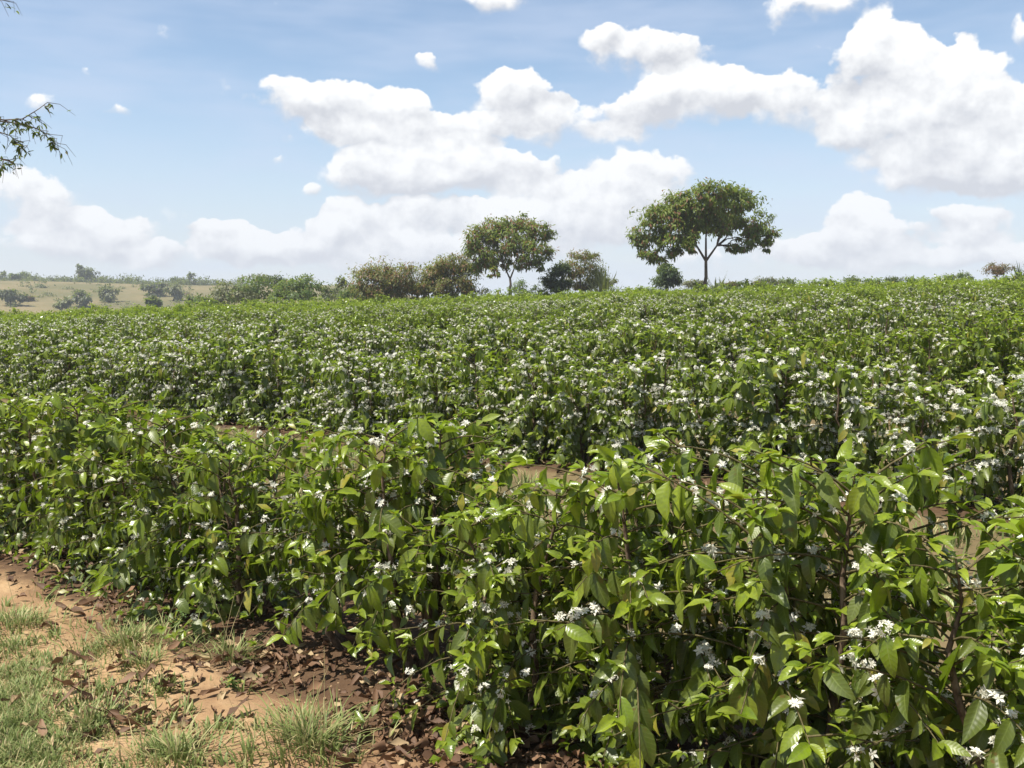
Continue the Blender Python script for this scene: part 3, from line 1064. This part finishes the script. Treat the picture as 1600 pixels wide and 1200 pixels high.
make_tree('shrub', 'low loose shrub between the second largest tree and the dark clump', 'shrub', 845, 75,
          [(842, 450, 12, 6), (853, 445, 8, 6)], DARK, trunk_r=.04, n=240, leaf=.22, pods=0, seed=17, group=G1)
make_tree('shrub', 'dark green leafy shrub at the foot of the flat topped small tree', 'shrub', 872, 72,
          [(866, 436, 14, 14), (880, 428, 14, 14), (875, 446, 22, 9)], DARK, trunk_r=.06, n=2600, leaf=.26, lw=.5, pods=.03, seed=18, group=G1)
make_tree('small_tree', 'small flat topped tree with brown twigs beside spiky strap leaved plant', 'tree', 908, 73,
          [(905, 402, 24, 8), (918, 397, 16, 6), (895, 420, 18, 14), (915, 420, 18, 12), (905, 440, 24, 10)], OLIVE, trunk_r=.08, n=3200, leaf=.22, pods=.28, seed=19, group=G1,
          forks=[(906, 432), (900, 418), (914, 416)])
make_tree('shrub', 'mixed olive shrub filling the gap behind the strap leaved clump', 'shrub', 935, 74,
          [(930, 432, 18, 14), (948, 440, 16, 10), (920, 442, 14, 10)], OLIVE, trunk_r=.06, n=2200, leaf=.24, lw=.4, pods=.1, seed=25, group=G1)
make_tree('conical_tree', 'dark dense conical tree close to the trunk of the largest tree', 'tree', 1043, 76,
          [(1043, 417, 8, 8), (1041, 423, 11, 8), (1045, 428, 13, 8), (1042, 434, 17, 8), (1044, 441, 20, 6)], DARK, trunk_r=.08, n=3200, leaf=.25, lw=.5, pods=0, clump=.36, seed=20, group=G1)
for i, (px, py, rx, ry, mt, lab) in enumerate([
        (1074, 436, 12, 7, PALE, 'pale yellowish shrub between the conical tree and the largest trunk'),
        (1092, 437, 7, 6, DARK, 'little dark shrub directly behind the largest trunk'),
        (1140, 437, 8, 5, FRESH, 'low green shrub just past the trunk of the largest tree'),
        (1168, 438, 12, 5, RUST, 'pinkish brown dry bush on the crest beyond the largest tree'),
        (1196, 432, 10, 8, PALE, 'thin twiggy pale bush on the crest beside the pinkish bush'),
        (1214, 434, 14, 7, FRESH, 'rounded green bush on the crest following the twiggy pale bush'),
        (1345, 431, 9, 7, FRESH, 'small rounded bush alone on the middle of the right crest'),
        (1407, 430, 13, 7, DARK, 'broad dark bush on the crest, midway to the rusty bush'),
        (1500, 425, 9, 9, FRESH, 'pointed green bush on the crest, next before the rusty bush'),
        (1575, 414, 18, 11, RUST, 'rusty brown bush at the right end of the crest'),
        (1290, 434, 8, 4, FRESH, 'very low bush on the crest between the twiggy and rounded bushes')]):
    r_ = random.Random(900 + i)
    lobes_ = [(px + r_.uniform(-2.0, 2.0) * rx, py + 7 - (ry * .35 if q == 0 else 0), rx * r_.uniform(.5, 1.1), ry * r_.uniform(.4, .8)) for q in range(5)]
    make_tree('shrub', lab, 'shrub', px, 78, lobes_, mt, trunk_r=.03, n=700 if rx < 15 else 1300, leaf=.2, pods=.12, seed=40 + i, group=G1)


def strap_plant(label, px, d, hpx, n, seed, mat):
    r = np.random.default_rng(seed)
    bx = float(at(px, 480, d)[0])
    base = np.array([bx, d, ground_z(bx, d)])
    root = empty('strap_leaved_plant', base)
    tag(root, label, 'plant', G1)
    top = at(px, hpx, d)[2] - base[2]
    g = Geo()
    a = r.uniform(0, 6.28, n)
    sp = r.uniform(.15, 1.5, n)
    dr = np.stack([np.cos(a) * sp, np.sin(a) * sp, np.ones(n)], 1)
    pos = np.stack([np.cos(a) * .25 * r.random(n), np.sin(a) * .25 * r.random(n), r.uniform(0, .5, n) * top], 1)
    ln = top * r.uniform(.55, .85, n)
    leaves(g, pos, dr, np.stack([-np.cos(a), -np.sin(a), sp], 1) * -1, ln, np.full(n, .10), np.zeros(n), r.uniform(0, 1, n), r.uniform(.1, 1.0, n), 1, fold=.3)
    link('crown', g.mesh('crown', mat), root)
    g = Geo()
    tube(g, [(0, 0, -.1), (0, 0, top * .3), (0, 0, top * .5)], [.12, .1, .05], 7)
    link('trunk', g.mesh('trunk', MAT_BARK), root)


strap_plant('clump of long stiff strap leaves at the foot of the flat topped tree', 940, 71, 421, 70, 5, GREY)
strap_plant('little spiky strap leaved plant just past the largest trunk', 1120, 77, 431, 26, 6, GREY)
strap_plant('spiky plant beside the rusty bush at the right end of the crest', 1594, 77, 412, 36, 7, GREY)

# thicket at the field's far corner
G2 = 'trees of the thicket at the left far corner of the field'
for i, (px, d, lobes, mt, nn, lab) in enumerate([
        (345, 96, [(335, 462, 26, 12), (355, 452, 22, 12), (375, 456, 18, 12)], PALE, 1100, 'pale grey green low tree at the thicket end nearest the hill'),
        (400, 100, [(385, 450, 24, 16), (408, 446, 26, 16), (395, 464, 34, 12), (370, 466, 22, 10)], FRESH, 2200, 'broad green bushy tree in the middle of the left thicket'),
        (403, 108, [(398, 436, 18, 8), (412, 434, 14, 6)], PALE, 420, 'pale thin crowned tree rising behind the thicket'),
        (432, 106, [(430, 440, 16, 8), (440, 448, 14, 12)], DARK, 800, 'dark tree behind the brightest green bush of the thicket'),
        (468, 92, [(455, 452, 22, 16), (478, 450, 22, 16), (466, 444, 22, 12), (470, 464, 34, 10), (440, 464, 18, 10)], FRESH, 2800, 'brightest green dome shaped bush of the thicket'),
        (515, 104, [(514, 452, 9, 8), (512, 461, 9, 7)], DARK, 420, 'small dark round tree between the green dome and the taller pair'),
        (535, 98, [(533, 442, 12, 10), (538, 456, 18, 12)], GREY, 900, 'upright grey green tree near the rusty bushy trees'),
        (563, 90, [(560, 450, 14, 12), (548, 460, 16, 8), (570, 460, 14, 8)], FRESH, 1000, 'light green shrub touching the further rusty bushy tree'),
        (320, 92, [(312, 470, 14, 7), (326, 472, 16, 6)], FRESH, 600, 'low green shrub at the corner where the field meets the hill'),
        (303, 120, [(300, 468, 9, 6)], DARK, 250, 'little dark bush in front of the bare hill, beside the thicket')]):
    make_tree('thicket_tree', lab, 'tree', px, d, lobes, mt, trunk_r=.10, n=nn, leaf=.32, lw=.5, pods=.06, clump=.28, seed=70 + i, group=G2, nclump=11)

# trees on the pasture hill
G3 = 'scattered trees on the far hill'
for i, (px, d, lobes, mt, nn, lab, fk) in enumerate([
        (8, 380, [(8, 431, 7, 4), (6, 440, 10, 5)], GREY, 260, 'grey bushy tree on the hilltop at the left picture edge', None),
        (26, 380, [(24, 432, 9, 5), (32, 430, 9, 4)], DARK, 300, 'dark flat crowned hilltop tree next to the left edge', [(25, 440)]),
        (46, 385, [(42, 436, 10, 3), (52, 438, 8, 3)], GREY, 220, 'grey low flat tree on the hilltop beside the dark flat one', None),
        (70, 390, [(66, 443, 12, 3), (80, 442, 12, 3)], DARK, 240, 'long low dark hedge like tree on the hilltop', None),
        (98, 388, [(96, 438, 10, 3), (102, 437, 6, 2)], GREY, 160, 'thin flat grey tree before the tallest hilltop tree', [(98, 442)]),
        (134, 378, [(130, 424, 11, 7), (138, 428, 10, 8), (132, 436, 14, 8), (144, 438, 10, 8)], GREY, 900, 'tallest and fullest tree on the hilltop', None),
        (117, 386, [(116, 441, 7, 4)], DARK, 140, 'small dark tree at the foot of the tallest hilltop tree', None),
        (160, 384, [(157, 437, 6, 4), (164, 440, 5, 4)], GREY, 170, 'small open crowned tree just past the tallest hilltop tree', [(160, 443)]),
        (190, 384, [(186, 443, 8, 4), (196, 444, 8, 3)], PALE, 200, 'pale low tree in the middle of the hilltop', None),
        (201, 382, [(201, 437, 6, 3), (203, 441, 4, 3)], DARK, 150, 'slender dark umbrella tree on the hilltop', [(202, 444)]),
        (278, 372, [(276, 438, 9, 4), (286, 442, 8, 5)], DARK, 300, 'dark clumpy hilltop tree before the slender tall one', [(278, 446)]),
        (300, 372, [(299, 430, 5, 3), (301, 440, 6, 4)], GREY, 170, 'slender tall tree at the lower end of the hilltop', [(300, 444)]),
        (330, 380, [(326, 446, 8, 2), (336, 447, 8, 3)], GREY, 160, 'low grey tree where the hilltop drops to the thicket', None),
        (16, 250, [(14, 460, 16, 6), (24, 463, 12, 5)], GREY, 420, 'flat crowned tree low on the slope at the left edge', [(16, 470)]),
        (42, 262, [(42, 466, 9, 4)], RUST, 130, 'small brownish tree low on the slope beside the flat crowned one', [(42, 472)]),
        (66, 300, [(62, 454, 14, 8), (76, 458, 12, 7)], PALE, 420, 'large pale feathery tree on the slope', None),
        (125, 255, [(122, 461, 10, 8), (130, 466, 9, 8)], GREY, 420, 'grey green tree on the slope below the tallest hilltop tree', None),
        (164, 270, [(158, 456, 10, 8), (172, 460, 12, 10), (166, 470, 12, 6)], PALE, 520, 'pale rounded tree in the middle of the slope', None),
        (242, 290, [(232, 448, 12, 6), (248, 447, 13, 7), (244, 458, 14, 8)], GREY, 700, 'wide grey green tree high on the slope', None),
        (240, 180, [(240, 472, 9, 4)], DARK, 220, 'dark shrub below the wide grey green tree', None),
        (272, 280, [(270, 452, 10, 6), (276, 458, 8, 5)], PALE, 260, 'thin pale tree with visible trunk on the slope', [(272, 466)]),
        (292, 300, [(291, 462, 9, 6)], RUST, 160, 'faint brownish tree on the slope near the thicket', None),
        (97, 240, [(94, 474, 10, 4), (104, 472, 8, 5)], PALE, 240, 'low pale bush near the bottom of the slope', None)]):
    make_tree('hill_tree', lab, 'tree', px, d, lobes, mt, forks=fk, trunk_r=.22, n=nn * 2, leaf=.95, lw=.6, pods=.04, clump=.30, lod=3, seed=120 + i, group=G3, nclump=9)


def ridge_scrub():
    r = np.random.default_rng(31)
    g = Geo()
    for _ in range(150):
        px = r.uniform(-40, 380)
        d = r.uniform(355, 430)
        x = float(at(px, 440, d)[0])
        c = np.array([x, d, ground_z(x, d)])
        w, h = r.uniform(1.0, 3.2), r.uniform(.6, 2.2)
        n = int(60 * w)
        p = c + np.clip(r.normal(0, .5, (n, 3)), -1, 1) * [w, w, h] + [0, 0, h * .6]
        leaves(g, p, r.normal(0, 1, (n, 3)), r.normal(0, .5, (n, 3)) + [0, 0, 1], r.uniform(.5, 1.0, n), r.uniform(.3, .5, n), np.zeros(n), r.uniform(0, 1, n) * r.uniform(.4, 1), np.full(n, .3), 3)
    tag(link('scrub', g.mesh('scrub', GREY)), 'low grey green scrub running along the top of the far hill', 'scrub', None, 'stuff')
    g = Geo()
    for _ in range(240):
        px = r.uniform(-60, 480)
        d = r.uniform(170, 350)
        x = float(at(px, 440, d)[0])
        c = np.array([x, d, ground_z(x, d)])
        w, h = r.uniform(.3, 1.5), r.uniform(.2, .8)
        n = int(26 * w) + 6
        p = c + np.clip(r.normal(0, .5, (n, 3)), -1, 1) * [w, w, h] + [0, 0, h * .5]
        leaves(g, p, r.normal(0, 1, (n, 3)), r.normal(0, .5, (n, 3)) + [0, 0, 1], r.uniform(.4, .8, n), r.uniform(.25, .4, n), np.zeros(n), r.uniform(0, 1, n), np.full(n, .3), 3)
    tag(link('pasture_weeds', g.mesh('pasture_weeds', PALE)), 'pale weeds and low bushes dotted over the far hillside', 'weeds', None, 'stuff')


ridge_scrub()


def overhanging_tree():
    """tree just outside the left edge whose drooping twigs reach into the picture"""
    d = 10.5
    base = np.array([-9.6, d, ground_z(-9.6, d)])
    root = empty('overhanging_tree', base)
    tag(root, 'tree outside the left edge, its drooping dark leafy twigs reaching into the sky', 'tree')
    r = np.random.default_rng(77)
    gt, gl = Geo(), Geo()
    top = np.array([-9.2, d + .2, 6.4])
    tt = np.linspace(0, 1, 9)[:, None]
    tube(gt, (base - [0, 0, .1]) * (1 - tt) + top * tt + r.normal(0, .04, (9, 3)) - base, np.linspace(.17, .06, 9), 9)
    limbs = [  # start height share, pixel way points of the limb, last ones inside the picture
        (.62, [(-160, 150), (-60, 172), (0, 188), (35, 186), (58, 172), (74, 160)]),
        (.60, [(-150, 170), (-60, 186), (10, 190), (44, 196), (68, 206), (80, 222)]),
        (.60, [(-150, 190), (-60, 200), (-5, 205), (16, 212), (30, 228)]),
        (.55, [(-150, 230), (-60, 232), (-10, 246), (14, 250), (24, 258)]),
        (.85, [(-160, -60), (-60, -34), (-20, -6), (3, 0)]),
        (.90, [(-330, -120), (-300, -160)]), (.75, [(-560, 60), (-620, 100)]), (.8, [(-420, -60), (-200, -130)]),
    ]
    P, D = [], []
    for hs, way in limbs:
        st = base * (1 - hs) + top * hs
        pts = [st] + [at(a, b, d + r.uniform(-.15, .15)) for a, b in way]
        pts = np.array(pts)
        u = np.linspace(0, len(pts) - 1, 16)
        path = np.stack([np.interp(u, np.arange(len(pts)), pts[:, k]) for k in range(3)], 1)
        tube(gt, path - base, np.concatenate([np.linspace(.04, .010, 7), np.linspace(.0085, .003, 9)]), 5)
        for p in path[6:]:
            if r.random() < .3:
                continue
            for _ in range(int(r.integers(1, 4))):
                L = r.uniform(.05, .26)
                e = p + np.array([r.normal(0.05, .09), r.normal(0, .15), -L])
                m = p * .5 + e * .5 + np.array([r.normal(.05, .03), 0, .05])
                tube(gt, np.array([p, m, e]) - base, [.004, .003, .0015], 3)
                for q in r.uniform(0, .7, int(r.integers(1, 4))):
                    c = p * (1 - q) + e * q
                    for _ in range(int(r.integers(1, 4))):
                        P.append(c)
                        D.append([r.normal(.3, .5), r.normal(0, .5), r.normal(-.35, .45)])
    P, D = np.array(P), np.array(D)
    n = len(P)
    L = r.uniform(.05, .095, n)
    leaves(gl, P - base, D, r.normal(0, .5, (n, 3)) + [0, 0, 1], L, L * .36, (r.random(n) < .12).astype(float), r.uniform(0, 1, n), r.uniform(0, .6, n), 1)
    link('trunk', gt.mesh('trunk', MAT_BARK), root)
    link('crown', gl.mesh('crown', DARK), root)


overhanging_tree()

# ------------------------------------------------------------------ air


def build_haze():
    g = Geo()
    a, z0, z1 = 1600.0, -12.0, 32.0
    v = [(x, y, z) for z in (z0, z1) for x, y in ((-a, -a), (a, -a), (a, a), (-a, a))]
    g.add(v, [(3, 2, 1, 0), (4, 5, 6, 7), (0, 1, 5, 4), (1, 2, 6, 5), (2, 3, 7, 6), (3, 0, 4, 7)])
    m = bpy.data.materials.new('haze_air')
    m.use_nodes = True
    m.node_tree.nodes.clear()
    N = NT(m.node_tree)
    vol = N.n('ShaderNodeVolumePrincipled', {'Color': (0.88, 0.94, 1.0), 'Density': 0.0005})
    o = N.n('ShaderNodeOutputMaterial')
    m.node_tree.links.new(vol.outputs[0], o.inputs['Volume'])
    o = link('haze', g.mesh('haze', m, smooth=False))
    tag(o, 'thin pale haze in the air over the field and hill', None, None, 'stuff')


build_haze()

# ------------------------------------------------------------------ ground cover


def blades(g, base, n, hgt, spread, r, dry=.12, width=.005, lean=.5):
    """grass blades from around a point, bending over"""
    a = r.uniform(0, 6.28, n)
    rad = np.abs(r.normal(0, spread, n))
    pos = np.stack([base[0] + rad * np.cos(a), base[1] + rad * np.sin(a), np.zeros(n)], 1)
    pos[:, 2] = height(pos[:, 0], pos[:, 1]) + bumps(pos[:, 0], pos[:, 1]) - .004
    a2 = a + r.normal(0, .8, n)
    ln = hgt * r.uniform(.45, 1.15, n)
    le = r.uniform(.15, 1.0, n) * lean
    out = np.stack([np.cos(a2), np.sin(a2), np.zeros(n)], 1)
    side = np.stack([-np.sin(a2), np.cos(a2), np.zeros(n)], 1) * (width * r.uniform(.6, 1.3, n))[:, None]
    up = np.array([0, 0, 1.0])
    v = []
    for t, w in ((0, 1.0), (.4, .85), (.75, .55), (1.0, .06)):
        c = pos + up * (ln * (t - .35 * le * t * t))[:, None] + out * (ln * le * t ** 1.7)[:, None]
        v += [c - side * w, c + side * w]
    v = np.stack(v, 1)
    f = np.array([[0, 1, 3, 2], [2, 3, 5, 4], [4, 5, 7, 6]])
    f = (f[None] + (np.arange(n) * 8)[:, None, None]).reshape(-1, 4)
    g.add(v.reshape(-1, 3), f, a=np.repeat((r.random(n) < dry) * r.uniform(.5, 1, n), 8), b=np.repeat(r.uniform(0, 1, n), 8))


def grass_tuft(px, py, label, n, hgt, spread, seed, stalks=0):
    p = pix_ground(px, py)
    r = np.random.default_rng(seed)
    g = Geo()
    blades(g, p, n, hgt * .85, spread * 1.35, r, dry=.28, lean=1.35, width=.0032)
    root = empty('grass_tuft', p)
    tag(root, label, 'grass', 'grass tufts on the dirt')
    me = g.mesh('blades', MAT_GRASS)
    me.transform(Matrix.Translation(-Vector(p)))
    link('blades', me, root)['kind'] = 'stuff'
    for i in range(stalks):
        g = Geo()
        a = r.uniform(-.9, .9)
        e = np.array([math.sin(a) * .16, r.uniform(-.05, .1), r.uniform(.22, .34)])
        tube(g, np.array([[0, 0, 0], e * .5 + [0, 0, .02], e]) + [r.normal(0, .03), r.normal(0, .03), 0], [.0016, .0013, .0008], 3)
        g.a[-1] = np.full(len(g.v[-1]), .9, np.float32)
        link('stalk', g.mesh('stalk', MAT_GRASS), root)


for i, (px, py, lab, n, h, sp, st) in enumerate([
        (482, 1162, 'grass tuft with dry stalks on bare sand, closest to the coffee trunk', 420, .17, .09, 6),
        (275, 1185, 'grass tuft at the bottom edge, between bare sand and the green lawn patch', 260, .14, .08, 2),
        (362, 1032, 'thin grass tuft at the edge of the bush shade', 150, .16, .05, 3),
        (195, 1005, 'wide grass tuft on the sand below the front row', 420, .13, .13, 3),
        (225, 1040, 'small grass tuft beside the brown leaf litter', 150, .11, .06, 1),
        (140, 1130, 'grass tuft mixed with fallen leaves near the bottom edge', 260, .12, .10, 2),
        (30, 975, 'grass tuft at the left picture edge below the bare sand', 320, .12, .12, 2)]):
    grass_tuft(px, py, lab, n, h, sp, 500 + i, st)


def grass_cover():
    r = np.random.default_rng(9)
    g = Geo()
    # lawn at lower left: photo-pixel patches turned into ground patches
    for (px, py, rx, ry, nt) in [(30, 1110, 60, 70, 90), (40, 1060, 40, 20, 20), (40, 1180, 60, 20, 30), (90, 1050, 60, 30, 14), (20, 1010, 40, 30, 10), (190, 1105, 50, 30, 9), (90, 1185, 90, 26, 26), (215, 1175, 40, 16, 6),
                                 (130, 990, 80, 16, 6), (320, 1005, 50, 14, 4), (-70, 1080, 60, 90, 40), (-60, 1190, 90, 50, 30), (80, 1240, 150, 25, 30)]:
        for _ in range(nt):
            p = pix_ground(px + r.normal(0, .6) * rx, py + r.normal(0, .6) * ry)
            blades(g, p, int(r.integers(20, 60)), r.uniform(.025, .07), r.uniform(.04, .14), r, dry=.25, width=.0026, lean=1.2)
    # sparse sprigs over the open dirt and the lanes between the rows
    for _ in range(230):
        p = pix_ground(620 * r.random() ** 1.6 - 60, r.uniform(890, 1240))
        if np.dot(p[:2], NV) > ROW0 - .45:
            continue
        blades(g, p, int(r.integers(5, 20)), r.uniform(.03, .08), .03, r, lean=.9)
    for lane, cnt in ((0, 900), (1, 420), (2, 150)):
        for _ in range(cnt):
            c = ROW0 + ROW_GAP * lane + r.uniform(.9, ROW_GAP - .9)
            s = r.uniform(-7 - 3 * lane, 16 + 4 * lane)
            p = NV * c + TV * s
            if p[1] < 1.5 or abs(p[0] / p[1]) > .7:
                continue
            blades(g, (p[0], p[1]), int(r.integers(18, 40)), r.uniform(.06, .16), r.uniform(.04, .12), r, dry=.25, width=.006, lean=.8)
    o = link('grass', g.mesh('grass', MAT_GRASS))
    tag(o, 'short patchy green grass on the sandy dirt and between the rows', 'grass', None, 'stuff')


grass_cover()


def dry_leaf_geo(pos, r, size):
    g = Geo()
    n = len(pos)
    a = r.uniform(0, 6.28, n)
    d = np.stack([np.cos(a), np.sin(a), r.normal(.04, .13, n)], 1)
    nm = np.array([0, 0, 1.0]) + r.normal(0, .35, (n, 3))
    leaves(g, pos, d, nm, size, size * r.uniform(.3, .5, n), np.zeros(n), r.uniform(0, 1, n), r.normal(-.4, .9, n), 1, fold=.5, wave=.35)
    return g


def leaf_litter():
    r = np.random.default_rng(21)
    pts, sizes = [], []

    def put(p, n, spread, el=1.0):
        for _ in range(n):
            q = p[:2] + TV * r.normal(0, spread * el) + NV * r.normal(0, spread)
            pts.append([q[0], q[1], ground_z(q[0], q[1]) + r.uniform(.004, .03)])
            sizes.append(r.uniform(.04, .095))
    for k, cnt in ((0, 1250), (1, 1300), (2, 600)):
        for _ in range(cnt):
            c = ROW0 + ROW_GAP * k + r.normal(-.02, .30)
            s = r.uniform(-5, 9 + 6 * k)
            p = NV * c + TV * s
            put(p, 1, .02)
    for (px, py, n, sp) in [(320, 1065, 45, .15), (400, 1050, 40, .14), (440, 1040, 40, .12), (650, 1130, 110, .15), (700, 1160, 130, .17), (760, 1180, 130, .22), (590, 1130, 30, .12),
                            (200, 880, 60, .25), (110, 1110, 24, .12), (155, 1140, 20, .1), (250, 1120, 14, .1), (330, 1135, 10, .08), (170, 950, 20, .1), (60, 860, 40, .2), (150, 1060, 24, .15)]:
        put(pix_ground(px, py), n, sp, 1.2)
    pts, sizes = np.array(pts), np.array(sizes)
    front = (pts @ np.array([NV[0], NV[1], 0])) < ROW0 - .15
    dist = np.linalg.norm(pts[:, :2], axis=1) + 50 * (~front) + 50 * (np.abs(pts[:, 0] / np.maximum(pts[:, 1], .1)) > .52)
    order = np.argsort(dist)
    near, rest = order[:280], order[280:]
    o = link('leaf_litter', dry_leaf_geo(pts[rest], r, sizes[rest]).mesh('leaf_litter', MAT_DRY))
    tag(o, 'dry curled brown coffee leaves littering the soil under the rows', 'leaf litter', None, 'stuff')
    shapes = [dry_leaf_geo(np.zeros((1, 3)), r, np.array([1.0])).mesh('dry_leaf', MAT_DRY) for _ in range(14)]
    for i in near:
        q = link('dry_leaf', shapes[int(r.integers(0, 14))], o)
        q.location = pts[i]
        q.rotation_euler = (r.normal(0, .16), r.normal(0, .16), r.uniform(0, 6.28))
        q.scale = (sizes[i],) * 3


leaf_litter()


def weed(px, py, label, n, h, seed, mat=MAT_WEED):
    p = pix_ground(px, py)
    r = np.random.default_rng(seed)
    root = empty('weed', p)
    tag(root, label, 'weed', 'little weeds on the soil')
    P, D = [], []
    for i in range(n):
        a = r.uniform(0, 6.28)
        e = np.array([math.cos(a) * h * .5, math.sin(a) * h * .5, h * r.uniform(.5, 1)])
        g = Geo()
        pts = np.array([[0, 0, 0], e * [.35, .35, .6], e])
        tube(g, pts, [.0018, .0014, .0008], 4)
        link('stalk', g.mesh('stalk', MAT_TWIG), root)
        for t in np.linspace(.25, 1, 7):
            c = pts[0] * (1 - t) ** 2 + 2 * pts[1] * t * (1 - t) + pts[2] * t * t
            for _ in range(2):
                P.append(c)
                D.append([r.normal(0, 1), r.normal(0, 1), r.normal(.2, .4)])
    P, D = np.array(P), np.array(D)
    k = len(P)
    L = r.uniform(.012, .03, k)
    g = Geo()
    leaves(g, P, D, np.tile([0, 0, 1.0], (k, 1)) + r.normal(0, .2, (k, 3)), L, L * .5, (r.random(k) < .15) * .8, r.uniform(0, 1, k), r.uniform(0, .5, k), 1)
    link('foliage', g.mesh('foliage', mat), root)['kind'] = 'stuff'


weed(790, 1150, 'thin branching weed in the brown leaf litter before the bushes', 9, .16, 1)
weed(745, 1170, 'lower weed in the leaf litter by the thin branching one', 5, .08, 2)
weed(365, 1078, 'bright green seedling in the litter between sand and shade', 5, .06, 3)
weed(275, 985, 'dark creeping weed at the edge of the row shade', 8, .10, 4)
weed(40, 850, 'low bushy weed under the far end of the front row', 10, .16, 5)
weed(85, 880, 'small flat weed on sand below the far end of the front row', 5, .06, 6)


def soil_clods():
    """crumbs and clods of soil on the open dirt"""
    r = np.random.default_rng(61)
    g = Geo()
    box = np.array([[-1, -1, -1], [1, -1, -1], [1, 1, -1], [-1, 1, -1], [-1, -1, 1], [1, -1, 1], [1, 1, 1], [-1, 1, 1]], float)
    fc = np.array([(3, 2, 1, 0), (4, 5, 6, 7), (0, 1, 5, 4), (1, 2, 6, 5), (2, 3, 7, 6), (3, 0, 4, 7)])
    for _ in range(1500):
        p = pix_ground(r.uniform(-60, 760), r.uniform(850, 1230))
        sz = .003 + .011 * r.random() ** 3
        v = norm(box + r.normal(0, .35, (8, 3))) * sz * [1.2, 1, .75]
        g.add(v + p + [0, 0, sz * .3], fc)
    m, N = new_mat('soil_clod')
    n = N.noise(N.n('ShaderNodeNewGeometry').outputs['Position'], 9.0, 4.0).outputs[0]
    p = N.n('ShaderNodeBsdfPrincipled', {'Base Color': N.mix(n, (0.20, 0.12, 0.065), (0.46, 0.33, 0.20)), 'Roughness': .95, 'Specular IOR Level': .1})
    finish(m, N, p.outputs[0])
    tag(link('soil_clods', g.mesh('soil_clods', m)), 'small crumbs and clods of sandy soil strewn over the dirt', 'soil', None, 'stuff')


soil_clods()
